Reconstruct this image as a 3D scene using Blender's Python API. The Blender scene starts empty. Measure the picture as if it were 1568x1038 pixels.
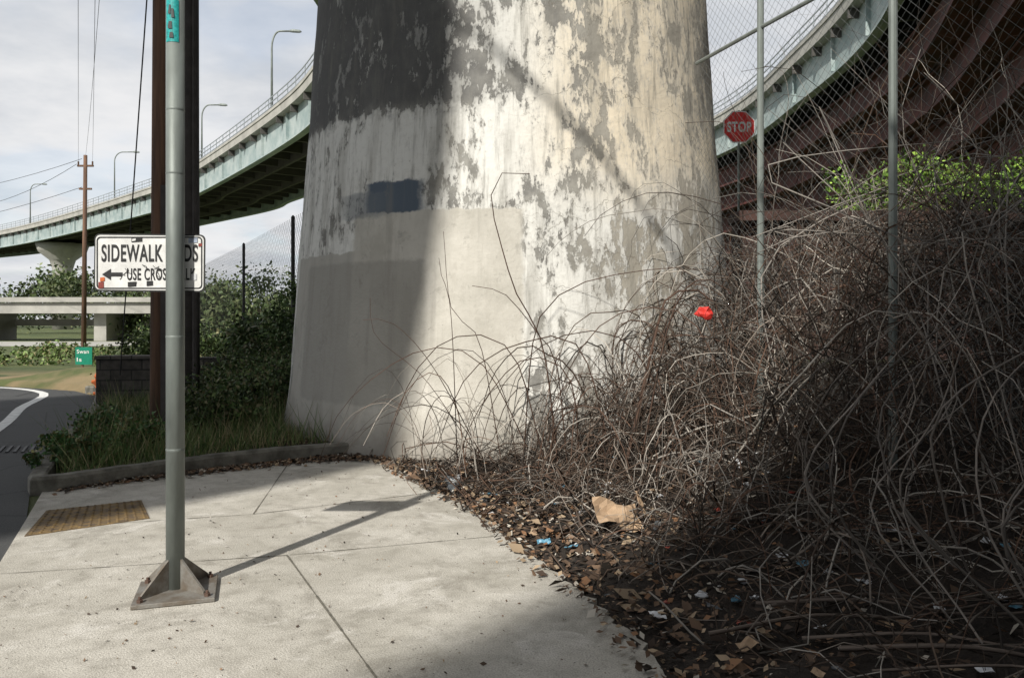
import bpy, math, random
import numpy as np
from mathutils import Vector
random.seed(7); rng=np.random.default_rng(7)
sc=bpy.context.scene
# ---------------------------------------------------------------- node helpers
class NT:
    def __init__(s,nt): s.nt=nt; s.n=nt.nodes; s.l=nt.links
    def put(s,sock,v):
        if isinstance(v,bpy.types.NodeSocket): s.l.new(v,sock)
        elif isinstance(v,(tuple,list)):
            v=tuple(v)
            if sock.type=='RGBA' and len(v)==3: v=v+(1,)
            sock.default_value=v
        else: sock.default_value=v
    def m(s,op,a,b=0.0,c=None,clamp=False):
        n=s.n.new('ShaderNodeMath'); n.operation=op; n.use_clamp=clamp
        s.put(n.inputs[0],a); s.put(n.inputs[1],b)
        if c is not None: s.put(n.inputs[2],c)
        return n.outputs[0]
    def mr(s,v,a,b,c=0.0,d=1.0,smooth=True):
        n=s.n.new('ShaderNodeMapRange'); n.interpolation_type='SMOOTHSTEP' if smooth else 'LINEAR'
        s.put(n.inputs[0],v)
        for i,x in enumerate((a,b,c,d)): s.put(n.inputs[i+1],x)
        return n.outputs[0]
    def mix(s,f,a,b,mode='MIX'):
        n=s.n.new('ShaderNodeMix'); n.data_type='RGBA'; n.blend_type=mode
        s.put(n.inputs[0],f); s.put(n.inputs[6],a); s.put(n.inputs[7],b)
        return n.outputs[2]
    def noise(s,vec,scale,detail=4,rough=.55,dist=0.0):
        n=s.n.new('ShaderNodeTexNoise'); s.put(n.inputs['Vector'],vec)
        n.inputs['Scale'].default_value=scale; n.inputs['Detail'].default_value=detail
        n.inputs['Roughness'].default_value=rough; n.inputs['Distortion'].default_value=dist
        return n.outputs[0]
    def voro(s,vec,scale,feature='F1'):
        n=s.n.new('ShaderNodeTexVoronoi'); n.feature=feature; s.put(n.inputs['Vector'],vec)
        n.inputs['Scale'].default_value=scale
        return n.outputs['Distance']
    def sep(s,v):
        n=s.n.new('ShaderNodeSeparateXYZ'); s.put(n.inputs[0],v); return n.outputs
    def comb(s,x,y,z=0.0):
        n=s.n.new('ShaderNodeCombineXYZ'); s.put(n.inputs[0],x); s.put(n.inputs[1],y); s.put(n.inputs[2],z); return n.outputs[0]
    def pos(s): return s.n.new('ShaderNodeNewGeometry').outputs['Position']
    def bump(s,h,strength=.3,dist=.01):
        n=s.n.new('ShaderNodeBump'); n.inputs['Strength'].default_value=strength; n.inputs['Distance'].default_value=dist
        s.put(n.inputs['Height'],h); return n.outputs[0]
def newmat(name):
    m=bpy.data.materials.new(name); m.use_nodes=True
    t=NT(m.node_tree); b=t.n['Principled BSDF']; return m,t,b
def pmat(name,col,rough=.8,scale=4,amt=.3,metal=0.0,bump=.2,attr=False,col2=None,bscale=None,bdist=.01,stretch=None):
    m,t,b=newmat(name)
    b.inputs['Roughness'].default_value=rough; b.inputs['Metallic'].default_value=metal
    if attr:
        a=t.n.new('ShaderNodeAttribute'); a.attribute_name='Col'; t.put(b.inputs['Base Color'],a.outputs['Color'])
        b.inputs['Specular IOR Level'].default_value=.25
        return m
    p=t.pos()
    if stretch: x,y,z=t.sep(p); p=t.comb(x,y,t.m('MULTIPLY',z,stretch))
    n=t.noise(p,scale,4,.62); base=tuple(col)+(1,)
    f=t.mr(n,.3,.7)
    if col2 is not None: c=t.mix(f,base,tuple(col2)+(1,))
    else:
        g=t.mr(n,.25,.75,1-amt,1+amt,False)
        c=t.mix(1.0,base,t.comb(g,g,g),'MULTIPLY')
    t.put(b.inputs['Base Color'],c)
    if bump>0:
        n2=t.noise(p,bscale or scale*6,3,.6); t.put(b.inputs['Normal'],t.bump(n2,bump,bdist))
    return m
# ---------------------------------------------------------------- mesh helpers
def link(o,parent=None):
    sc.collection.objects.link(o)
    if parent: o.parent=parent
    return o
def empty(name,loc=(0,0,0)):
    e=bpy.data.objects.new(name,None); e.empty_display_size=.2; sc.collection.objects.link(e); return e
def mesh_np(name,V,F,mat,col=None,parent=None,smooth=False):
    V=np.asarray(V,dtype=np.float32); F=np.asarray(F,dtype=np.int32); k=F.shape[1]
    me=bpy.data.meshes.new(name); me.vertices.add(len(V)); me.vertices.foreach_set('co',V.ravel())
    me.loops.add(F.size); me.loops.foreach_set('vertex_index',F.ravel())
    me.polygons.add(len(F)); me.polygons.foreach_set('loop_start',np.arange(0,F.size,k,dtype=np.int32))
    me.polygons.foreach_set('loop_total',np.full(len(F),k,dtype=np.int32))
    me.update(calc_edges=True)
    if smooth: me.polygons.foreach_set('use_smooth',np.ones(len(F),dtype=bool))
    if col is not None:
        a=me.attributes.new('Col','FLOAT_COLOR','FACE'); c=np.ones((len(F),4),dtype=np.float32); c[:,:3]=col
        a.data.foreach_set('color',c.ravel())
    me.materials.append(mat); o=bpy.data.objects.new(name,me); return link(o,parent)
class MB:
    def __init__(s): s.v=[]; s.f=[]
    def box(s,c,size,rz=0,rx=0,ry=0):
        from mathutils import Euler
        R=Euler((rx,ry,rz)).to_matrix(); b=len(s.v); hx,hy,hz=[q/2 for q in size]
        for x,y,z in ((-1,-1,-1),(1,-1,-1),(1,1,-1),(-1,1,-1),(-1,-1,1),(1,-1,1),(1,1,1),(-1,1,1)):
            p=R@Vector((x*hx,y*hy,z*hz)); s.v.append((p.x+c[0],p.y+c[1],p.z+c[2]))
        for f in ((3,2,1,0),(4,5,6,7),(0,1,5,4),(1,2,6,5),(2,3,7,6),(3,0,4,7)): s.f.append(tuple(b+i for i in f))
    def tube(s,pts,r,sides=8,cap=True):
        pts=[Vector(p) for p in pts]; n=len(pts)
        if not isinstance(r,(list,tuple)): r=[r]*n
        b=len(s.v); ref=None
        for i,p in enumerate(pts):
            t=(pts[min(i+1,n-1)]-pts[max(i-1,0)]).normalized()
            if ref is None: ref=Vector((0,1,0)) if abs(t.y)<.9 else Vector((1,0,0))
            a=t.cross(ref).normalized(); c=t.cross(a).normalized()
            for k in range(sides):
                an=2*math.pi*k/sides; q=p+a*math.cos(an)*r[i]+c*math.sin(an)*r[i]; s.v.append(tuple(q))
        for i in range(n-1):
            for k in range(sides):
                k2=(k+1)%sides; s.f.append((b+i*sides+k,b+i*sides+k2,b+(i+1)*sides+k2,b+(i+1)*sides+k))
        if cap:
            s.f.append(tuple(b+k for k in range(sides))[::-1]); s.f.append(tuple(b+(n-1)*sides+k for k in range(sides)))
    def prism(s,poly,z0,z1):
        b=len(s.v); n=len(poly)
        for x,y in poly: s.v.append((x,y,z0))
        for x,y in poly: s.v.append((x,y,z1))
        s.f.append(tuple(range(b+n,b+2*n))); s.f.append(tuple(range(b,b+n))[::-1])
        for i in range(n):
            j=(i+1)%n; s.f.append((b+i,b+j,b+n+j,b+n+i))
    def poly(s,pts): b=len(s.v); s.v+=list(pts); s.f.append(tuple(range(b,b+len(pts))))
    def obj(s,name,mat,parent=None,smooth=False,bevel=0):
        me=bpy.data.meshes.new(name); me.from_pydata(s.v,[],s.f); me.update()
        if smooth:
            for p in me.polygons: p.use_smooth=len(p.vertices)==4
        me.materials.append(mat); o=bpy.data.objects.new(name,me); link(o,parent)
        if bevel:
            m=o.modifiers.new('b','BEVEL'); m.width=bevel; m.segments=2; m.limit_method='ANGLE'
        return o
def nrm(a): return a/np.maximum(np.linalg.norm(a,axis=-1,keepdims=True),1e-9)
def tubes(name,P,R,mat,col,sides=3,parent=None):
    N,K,_=P.shape
    T=np.zeros_like(P); T[:,1:-1]=P[:,2:]-P[:,:-2]; T[:,0]=P[:,1]-P[:,0]; T[:,-1]=P[:,-1]-P[:,-2]; T=nrm(T)
    ref=nrm(rng.normal(size=(N,1,3)))
    A=nrm(np.cross(T,ref)); B=np.cross(T,A)
    ang=np.arange(sides)*2*np.pi/sides
    V=P[:,:,None,:]+R[:,:,None,None]*(A[:,:,None,:]*np.cos(ang)[None,None,:,None]+B[:,:,None,:]*np.sin(ang)[None,None,:,None])
    idx=np.arange(N*K*sides).reshape(N,K,sides)
    a=idx[:,:-1,:]; b=np.roll(a,-1,axis=2); d=idx[:,1:,:]; c=np.roll(d,-1,axis=2)
    F=np.stack([a,b,c,d],axis=-1).reshape(-1,4)
    C=np.repeat(col,(K-1)*sides,axis=0)*rng.uniform(.78,1.18,(len(F),1))
    return mesh_np(name,V.reshape(-1,3),F,mat,C,parent,smooth=True)
def leaves(name,C,S,col,mat,parent=None,flat=0.0,aspect=.6):
    N=len(C); n=rng.normal(size=(N,3)); n[:,2]=np.abs(n[:,2])+flat; n=nrm(n)
    a=nrm(np.cross(n,rng.normal(size=(N,3)))); b=np.cross(n,a); S=S[:,None]
    mid=n*S*.22*rng.uniform(-1,1,(N,1))
    V=np.stack([C-a*S,C-b*S*aspect+mid,C+a*S,C+b*S*aspect+mid],axis=1)
    i=np.arange(N)*4
    F=np.concatenate([np.stack([i,i+1,i+2],1),np.stack([i,i+2,i+3],1)])
    return mesh_np(name,V.reshape(-1,3),F,mat,np.concatenate([col,col]),parent)
def sst(x): x=np.clip(x,0,1); return x*x*(3-2*x)
def catmull(pts,step=1.0):
    P=[Vector(p) for p in pts]; P=[P[0]*2-P[1]]+P+[P[-1]*2-P[-2]]; out=[]
    for i in range(1,len(P)-2):
        n=max(2,int((P[i+1]-P[i]).length/step))
        for k in range(n):
            t=k/n; out.append(.5*((2*P[i])+(P[i+1]-P[i-1])*t+(2*P[i-1]-5*P[i]+4*P[i+1]-P[i+2])*t*t+(-P[i-1]+3*P[i]-3*P[i+1]+P[i+2])*t**3))
    out.append(P[-2]); return out
# ---------------------------------------------------------------- materials
M_metal=pmat('galvanised',(.21,.235,.22),.55,6,.35,.3,.1,stretch=.3)
M_plate=pmat('plate_steel',(.26,.25,.23),.6,9,.35,.3,.3,col2=(.16,.13,.10))
M_bolt=pmat('rust_bolt',(.13,.08,.06),.8,30,.4,.2,.3)
M_white=pmat('sign_white',(.72,.72,.70),.5,14,.18,0,.05)
M_black=pmat('sign_black',(.02,.02,.02),.5,5,.2,0,0)
M_red=pmat('sign_red',(.80,.04,.04),.45,8,.12,0,0)
M_white2=pmat('stop_white',(.88,.88,.88),.5,14,.08,0,0)
M_teal=pmat('sticker_teal',(.02,.34,.33),.4,60,.5,0,0)
M_green=pmat('sign_green',(.0,.20,.12),.45,8,.2,0,0)
M_wood=pmat('pole_wood',(.07,.042,.03),.9,14,.4,0,.6,bscale=60,col2=(.19,.105,.065),stretch=.06)
M_dark=pmat('dark_pole',(.055,.048,.045),.8,5,.4,0,.4)
M_wire=pmat('wire',(.03,.03,.03),.6,5,.1,0,0)
M_link=pmat('chain_link',(.15,.16,.16),.55,5,.2,.3,0)
M_blackpost=pmat('black_post',(.02,.02,.02),.6,5,.2,0,0)
M_conc=pmat('bridge_concrete',(.36,.35,.32),.9,.8,.25,0,.3,bscale=9,bdist=.02)
M_conc_d=pmat('soffit_concrete',(.18,.17,.155),.9,.8,.3,0,.3)
M_girder=pmat('girder_paint',(.24,.31,.31),.6,.9,.22,0,.1,col2=(.40,.45,.44))
M_beam=pmat('girder_dark',(.08,.075,.068),.8,.8,.3,0,.1)
M_redsteel=pmat('red_steel',(.12,.03,.024),.75,1.2,.4,0,.3,bscale=7,bdist=.03,col2=(.045,.02,.017))
M_rail=pmat('bridge_rail',(.33,.36,.38),.6,2,.1,.3,0)
M_leaf=pmat('leaf',(0,0,0),.55,attr=True)
M_stem=pmat('bramble_stem',(0,0,0),.8,attr=True)
M_lit=pmat('litter',(0,0,0),.85,attr=True)
M_curb=pmat('kerb_concrete',(.22,.21,.18),.95,5,.35,0,.5,bscale=60,col2=(.085,.08,.065))
M_orange=pmat('orange_paint',(.55,.13,.03),.6,9,.25,0,0)
M_paper=pmat('paper',(.65,.66,.68),.7,12,.2,0,.2)
M_card=pmat('cardboard',(.40,.28,.18),.9,12,.2,0,.2)
M_lane=pmat('lane_paint',(.70,.70,.68),.8,9,.25,0,.1)
def wallmat():
    m,t,b=newmat('block_wall'); p=t.pos(); x,y,z=t.sep(p)
    br=t.n.new('ShaderNodeTexBrick'); t.put(br.inputs['Vector'],t.comb(t.m('ADD',x,t.m('MULTIPLY',y,.4)),z,0.0))
    br.inputs['Scale'].default_value=1; br.inputs['Brick Width'].default_value=.34; br.inputs['Row Height'].default_value=.17
    br.inputs['Mortar Size'].default_value=.012
    br.inputs['Color1'].default_value=(.06,.055,.05,1); br.inputs['Color2'].default_value=(.12,.11,.10,1); br.inputs['Mortar'].default_value=(.03,.03,.028,1)
    n=t.noise(p,8,5); c=t.mix(1.0,br.outputs['Color'],t.comb(t.mr(n,.2,.8,.6,1.4),t.mr(n,.2,.8,.6,1.35),t.mr(n,.2,.8,.6,1.3)),'MULTIPLY')
    t.put(b.inputs['Base Color'],c); b.inputs['Roughness'].default_value=.95
    t.put(b.inputs['Normal'],t.bump(t.m('SUBTRACT',n,br.outputs['Fac']),.6,.03)); return m
M_block=wallmat()
def sidewalkmat():
    m,t,b=newmat('sidewalk_concrete'); p=t.pos()
    n1=t.noise(p,.9,5,.65); n2=t.noise(p,7,6,.7); n3=t.noise(p,110,2,.65); n4=t.noise(p,2.2,6,.72,.8); n5=t.noise(p,1.5,7,.78,.5)
    c=t.mix(t.mr(n1,.35,.65),(.46,.435,.38,1),(.62,.59,.53,1))
    c=t.mix(t.mr(n2,.44,.70,0,.5),c,(.28,.26,.22,1))
    c=t.mix(t.mr(n5,.50,.64,0,.55),c,(.24,.22,.185,1))
    c=t.mix(t.mr(n4,.54,.66,0,.6),c,(.74,.71,.66,1))
    v=t.voro(p,21); sp=t.m('MULTIPLY',t.mr(v,.06,.13,1,0),t.mr(t.noise(p,5,2),.45,.53))
    c=t.mix(t.m('MULTIPLY',sp,.85),c,(.08,.07,.055,1))
    v2=t.voro(p,6.3); sp2=t.m('MULTIPLY',t.mr(v2,.05,.10,1,0),t.mr(t.noise(p,2.3,2),.5,.56)); c=t.mix(t.m('MULTIPLY',sp2,.55),c,(.10,.09,.075,1))
    c=t.mix(t.mr(n3,.40,.66,0,.5),c,(.24,.22,.19,1))
    t.put(b.inputs['Base Color'],c); b.inputs['Roughness'].default_value=.92
    t.put(b.inputs['Normal'],t.bump(n3,.7,.008)); return m
M_side=sidewalkmat()
def asphalt():
    m,t,b=newmat('asphalt'); p=t.pos(); n=t.noise(p,1.2,4); g=t.noise(p,140,2)
    c=t.mix(n,(.032,.034,.036,1),(.06,.06,.06,1)); c=t.mix(t.mr(g,.45,.75,0,.6),c,(.13,.13,.125,1))
    cr=t.voro(t.comb(t.sep(p)[0],t.sep(p)[1],0.0),.7,'DISTANCE_TO_EDGE')
    c=t.mix(t.mr(cr,.004,.012,.7,0),c,(.015,.015,.015,1))
    t.put(b.inputs['Base Color'],c); b.inputs['Roughness'].default_value=.85; t.put(b.inputs['Normal'],t.bump(g,.5,.006)); return m
M_asph=asphalt()
def groundmat():
    m,t,b=newmat('ground_soil'); p=t.pos(); x,y,z=t.sep(p)
    n=t.noise(p,3,6,.7); n2=t.noise(p,.35,4,.6); n3=t.noise(p,40,3,.7)
    soil=t.mix(t.mr(n,.3,.7),(.012,.009,.007,1),(.038,.028,.021,1)); soil=t.mix(t.mr(n3,.5,.75,0,.55),soil,(.08,.058,.042,1))
    grass=t.mix(t.mr(n2,.35,.65),(.045,.07,.022,1),(.11,.13,.045,1)); grass=t.mix(t.mr(n,.5,.75,0,.7),grass,(.17,.15,.07,1))
    dry=t.mix(n,(.34,.25,.14,1),(.18,.15,.08,1))
    f=t.mr(y,10,17); f2=t.mr(x,-2.5,-3.6); far=t.m('MAXIMUM',f,t.m('MULTIPLY',f2,.8))
    c=t.mix(far,soil,grass)
    d=t.m('MULTIPLY',t.m('MULTIPLY',t.mr(y,14,17),t.mr(y,21,25,1,0)),t.m('MULTIPLY',t.mr(x,-5,-8),t.mr(t.noise(p,.4,4),.38,.5)))
    c=t.mix(d,c,dry)
    t.put(b.inputs['Base Color'],c); b.inputs['Roughness'].default_value=1; t.put(b.inputs['Normal'],t.bump(n3,.8,.04)); return m
M_ground=groundmat()
def colmat():
    m,t,b=newmat('pier_paint'); uv=t.n.new('ShaderNodeUVMap').outputs[0]; th,z,_=t.sep(uv)
    th3=t.m('MULTIPLY',th,3.0); vec=t.comb(th3,z,0.0)
    vecS=t.comb(t.m('MULTIPLY',th3,1.15),t.m('MULTIPLY',z,.5),3.0)
    jn=t.m('SUBTRACT',t.noise(vec,6,5,.65),.5)
    jit=t.m('MULTIPLY',jn,.12)
    thj=t.m('ADD',th,t.m('MULTIPLY',jit,.4)); zj=t.m('ADD',z,jit)
    def rect(t0,t1,z0,z1,st=.006,sz=.012):
        return t.m('MULTIPLY',t.m('MULTIPLY',t.mr(thj,t0-st,t0+st),t.mr(thj,t1-st,t1+st,1,0)),t.m('MULTIPLY',t.mr(zj,z0-sz,z0+sz),t.mr(zj,z1-sz,z1+sz,1,0)))
    n1=t.noise(vecS,2.1,9,.72,.25); n1b=t.noise(vecS,6.5,7,.74,.2); nL=t.noise(vec,.8,3,.5)
    nn=t.m('ADD',t.m('MULTIPLY',n1,.5),t.m('MULTIPLY',n1b,.5))
    zu=t.m('ADD',z,t.m('ADD',t.m('MULTIPLY',jn,.5),t.m('MULTIPLY',t.m('SUBTRACT',n1,.5),.5)))
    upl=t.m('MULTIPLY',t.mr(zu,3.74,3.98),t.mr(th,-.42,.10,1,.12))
    rl=t.m('MULTIPLY',t.mr(z,2.7,3.3,1,0),t.mr(th,.05,.25))
    band=rect(-1.6,.1,3.25,3.86,.1,.05)
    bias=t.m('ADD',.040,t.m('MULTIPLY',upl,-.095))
    bias=t.m('ADD',bias,t.m('MULTIPLY',rl,-.020)); bias=t.m('ADD',bias,t.m('MULTIPLY',band,.03))
    bias=t.m('ADD',bias,t.m('MULTIPLY',t.m('SUBTRACT',nL,.5),.24))
    sm=t.m('ADD',nn,bias)
    cov=t.mr(sm,.486,.514); cov2=t.mr(sm,.50,.58)
    cn=t.noise(vec,3,6,.7)
    conc=t.mix(t.mr(cn,.3,.7),(.17,.165,.155,1),(.36,.35,.32,1))
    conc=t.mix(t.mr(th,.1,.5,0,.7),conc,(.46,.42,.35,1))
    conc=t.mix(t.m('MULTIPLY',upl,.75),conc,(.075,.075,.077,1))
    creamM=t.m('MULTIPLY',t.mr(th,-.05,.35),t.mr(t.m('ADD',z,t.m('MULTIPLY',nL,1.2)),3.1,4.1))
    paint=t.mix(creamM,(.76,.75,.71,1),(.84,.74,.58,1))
    p14=t.noise(vec,14,5,.7)
    paint=t.mix(t.mr(p14,.45,.8,0,.4),paint,(.46,.44,.40,1))
    paint=t.mix(t.mr(cov2,0,1,.45,0),paint,(.48,.47,.44,1))
    c=t.mix(cov,conc,paint)
    st=t.noise(t.comb(t.m('MULTIPLY',th3,5.0),t.m('MULTIPLY',z,.45),7.0),2.0,6,.7)
    c=t.mix(t.mr(st,.49,.68,0,.55),c,(.22,.21,.185,1))
    st2=t.noise(t.comb(t.m('MULTIPLY',th3,2.2),t.m('MULTIPLY',z,.3),2.0),1.6,4,.6)
    c=t.mix(t.mr(st2,.52,.68,0,.4),c,(.27,.255,.22,1))
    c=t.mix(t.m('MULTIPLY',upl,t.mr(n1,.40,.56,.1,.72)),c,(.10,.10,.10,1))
    flat=t.noise(vec,1.2,5,.6)
    p1=rect(-.66,.04,-2,2.70,.012,.012); p2=rect(-1.18,-.60,-2,2.28,.02); p3=rect(-1.0,-.32,.55,2.16,.02,.03)
    be=t.mix(t.mr(flat,.35,.65),(.47,.445,.39,1),(.60,.57,.51,1))
    c=t.mix(t.m('MULTIPLY',p2,.92),c,t.mix(flat,(.39,.37,.33,1),(.47,.45,.405,1))); c=t.mix(t.m('MULTIPLY',p1,.9),c,be)
    c=t.mix(t.m('MULTIPLY',p3,.6),c,(.31,.295,.265,1))
    bb=rect(-.60,-.345,2.70,3.05,.02,.015); c=t.mix(bb,c,(.10,.128,.165,1))
    bb2=rect(-.74,-.5,2.66,2.95,.08,.02); c=t.mix(t.m('MULTIPLY',bb2,.6),c,(.16,.18,.20,1))
    pm=t.m('MAXIMUM',t.m('MAXIMUM',p1,p2),bb)
    sc_=t.m('MULTIPLY',pm,t.mr(t.noise(vec,3.5,7,.78,.5),.56,.66)); c=t.mix(t.m('MULTIPLY',sc_,.4),c,(.24,.23,.20,1))
    dr=t.m('MULTIPLY',pm,t.mr(t.noise(t.comb(t.m('MULTIPLY',th3,4.0),t.m('MULTIPLY',z,.25),1.0),1.6,4,.6),.52,.68)); c=t.mix(t.m('MULTIPLY',dr,.3),c,(.26,.24,.21,1))
    ch=t.mr(p14,.66,.70); c=t.mix(t.m('MULTIPLY',ch,.6),c,(.17,.16,.145,1))
    cr=t.voro(t.comb(t.m('ADD',th3,t.m('MULTIPLY',cn,.5)),t.m('ADD',z,t.m('MULTIPLY',flat,.8)),0.0),1.6,'DISTANCE_TO_EDGE')
    crm=t.m('MULTIPLY',t.mr(cr,.002,.007,1,0),t.m('MULTIPLY',t.mr(th,-.1,.2),.55)); c=t.mix(crm,c,(.15,.13,.10,1))
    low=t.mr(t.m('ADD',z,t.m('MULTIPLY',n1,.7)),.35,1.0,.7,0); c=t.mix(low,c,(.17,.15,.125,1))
    t.put(b.inputs['Base Color'],c); b.inputs['Roughness'].default_value=.88
    h=t.m('ADD',t.m('MULTIPLY',t.m('MAXIMUM',cov,pm),.5),t.m('ADD',t.m('MULTIPLY',p14,.5),cn))
    t.put(b.inputs['Normal'],t.bump(h,.6,.02)); return m
M_col=colmat()
# ---------------------------------------------------------------- ground fields
EY=[-5,0,2,3.3,4.07,4.7,5.9,7.2,8.3,9,10,12]; EX=[.9,.9,.8,.64,.52,.25,-.12,-.75,-1.3,-2.6,-3.0,-3.2]
def ex(y): return np.interp(y,EY,EX)
def road_x(y): return np.interp(y,[-6,1,3,4.95,6,6.9,9.15,12.2,15.9,17.1,20,40],[-.9,-1.6,-2.35,-3.18,-3.66,-4.18,-5.24,-6.5,-8.3,-9.4,-15,-50])
def curb_y(x): return np.interp(x,[-4.2,-3.13,-2.24,-1.4,-.8],[7.0,7.95,8.65,9.0,9.1])
def gh(x,y):
    h=-.03+np.zeros_like(x)
    s=x-ex(y); h=h+ .85*sst((s-.3)/5.5)*sst((y-1)/6)+ .03*sst(s/.3)
    pl=np.minimum(np.minimum((x-road_x(y)-.17)/.15,(y-curb_y(x)-.17)/.15),(-.4-x)/.5)
    h=np.maximum(h,-.03+.12*sst(pl)*(y<19)+.45*sst((y-9.5)/5)*sst((x-road_x(y)-.4)/2.5)*(x<1)*sst((22-y)/5))
    return h
xs=np.unique(np.concatenate([-np.geomspace(12,3000,40),np.arange(-12,8,.16),np.geomspace(8,3000,40)]))
ys=np.unique(np.concatenate([-np.geomspace(1,3000,25),np.arange(-1,20,.16),np.geomspace(20,4000,45)]))
X,Y=np.meshgrid(xs,ys); Z=gh(X,Y)
near=(np.abs(X)<14)&(Y<22)
Z=Z+np.where(near&(X>ex(Y)+.2),rng.normal(size=Z.shape)*.018,0)
nx,ny=len(xs),len(ys); I=np.arange(nx*ny).reshape(ny,nx)
F=np.stack([I[:-1,:-1],I[:-1,1:],I[1:,1:],I[1:,:-1]],-1).reshape(-1,4)
mesh_np('ground',np.stack([X,Y,Z],-1).reshape(-1,3),F,M_ground,smooth=True)
rd=MB(); ry=np.array([-6,1,3,4.95,6,6.9,8,9.15,10.5,12.2,14,15.9,17.1,18.3])
pts=[(float(road_x(y)),float(y)) for y in ry]+[(-13,18.8),(-17,19.2),(-30,20),(-30,-6)]
rd.poly([(x,y,-.02) for x,y in pts]); rd.obj('road',M_asph)
ln=MB(); arc=catmull([(-5.4,6,0),(-6.3,9,0),(-7.4,11.6,0),(-8.5,13.8,0),(-9.1,15.3,0),(-9.7,16.5,0),(-10.9,17.6,0),(-12.5,18.2,0),(-16,18.7,0)],.5)
for i in range(len(arc)-1):
    def off(k,w):
        d=(arc[min(k+1,len(arc)-1)]-arc[max(k-1,0)]).normalized(); return arc[k]+Vector((d.y,-d.x,0))*w
    q=[off(i,-.08),off(i,.08),off(i+1,.08),off(i+1,-.08)]; ln.poly([(p.x,p.y,-.016) for p in q])
ln.obj('lane_marking',M_lane)
# sidewalk
sw=MB(); poly=[(-.9,-5),(-1.6,1),(-2.35,3),(-3.18,4.95),(-3.66,6.0),(-4.1,6.95),(-3.1,7.98),(-2.24,8.68),(-1.4,9.03)]
edge=[(-1.2,8.3),(-.95,7.6),(-.70,7.1),(-.48,6.7),(-.2,6.1),(-.02,5.6),(.1,5.2),(.28,4.7),(.38,4.4),(.5,4.07),(.6,3.7),(.66,3.3),(.8,2),(.9,-5)]
e2=[]
for i in range(len(edge)-1):
    a,b2=edge[i],edge[i+1]
    for k in range(6):
        t=k/6; e2.append((a[0]+(b2[0]-a[0])*t+random.uniform(-.04,.04),a[1]+(b2[1]-a[1])*t))
sw.prism((poly+e2+[edge[-1]])[::-1],-.12,0.0)
SW=sw.obj('sidewalk',M_side)
M_joint=pmat('joint_dirt',(.14,.13,.105),1,20,.5,0,0)
jt=MB()
def strip(a,b2,w=.011,z=.003):
    a=Vector(a);b2=Vector(b2);d=(b2-a).normalized();n=Vector((-d.y,d.x))*w
    K=16
    for k in range(K):
        p=a+(b2-a)*(k/K); q=a+(b2-a)*((k+1)/K); w1=random.uniform(.35,1.1)
        jt.poly([(p.x-n.x*w1,p.y-n.y*w1,z),(q.x-n.x*w1,q.y-n.y*w1,z),(q.x+n.x*w1,q.y+n.y*w1,z),(p.x+n.x*w1,p.y+n.y*w1,z)])
strip((-3.05,4.70),(-1.43,5.08),.005); strip((-1.42,5.085),(-.05,5.55),.005); strip((-1.43,5.07),(-.45,3.1),.007); strip((-.45,3.1),(.1,1.9),.007)
strip((-3.45,5.72),(-2.0,6.15),.005); strip((-2.0,6.15),(-.75,6.9),.005); strip((-2.0,6.16),(-2.35,8.4),.005)
jt.obj('expansion_joint',M_joint,SW)
tp=MB(); A=Vector((-3.38,5.52,0));B=Vector((-2.74,6.02,0));C=Vector((-3.08,6.62,0));D=Vector((-3.66,6.26,0))
tp.prism([(p.x,p.y) for p in (A,B,C,D)],.001,.006)
for i in range(13):
    for j in range(13):
        u=(i+.5)/13;v=(j+.5)/13; p=(A*(1-u)+B*u)*(1-v)+(D*(1-u)+C*u)*v
        tp.tube([(p.x,p.y,.005),(p.x,p.y,.012)],[.014,.009],6)
tp.obj('tactile_paving',pmat('tactile_yellow',(.24,.155,.055),.85,14,.5,0,.2,col2=(.09,.065,.045)))
kb=MB()
def kerb(path,w=.15,h=.13,z0=-.1):
    n=len(path); b=len(kb.v)
    for i,p in enumerate(path):
        d=(path[min(i+1,n-1)]-path[max(i-1,0)]).normalized(); nn=Vector((-d.y,d.x,0)); jz=random.uniform(-.006,.006)
        for o,z in ((0,z0),(0.0,h-.025+jz),(.025,h+jz),(w-.02,h+jz),(w,h-.02),(w,z0)):
            q=p+nn*o; kb.v.append((q.x,q.y,z))
    for i in range(n-1):
        for k in range(5): kb.f.append((b+i*6+k,b+(i+1)*6+k,b+(i+1)*6+k+1,b+i*6+k+1))
    kb.f.append(tuple(b+k for k in range(6))); kb.f.append(tuple(b+(n-1)*6+k for k in range(6))[::-1])
kp=catmull([(-8.9,16.6,0),(-8.3,15.9,0),(-6.5,12.2,0),(-5.24,9.15,0),(-4.45,7.4,0),(-4.26,7.02,0),(-4.02,6.98,0),(-3.13,7.95,0),(-2.24,8.65,0),(-1.4,9.0,0),(-.8,9.12,0)],.15)
kerb(kp); kb.obj('kerb',M_curb,smooth=False)
gr=MB()
for k in range(9): gr.box((-6.35+k*.09,9.35+k*.0,-.012),(.03,.5,.012),rz=.45)
gr.obj('storm_drain_grate',M_blackpost)
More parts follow.
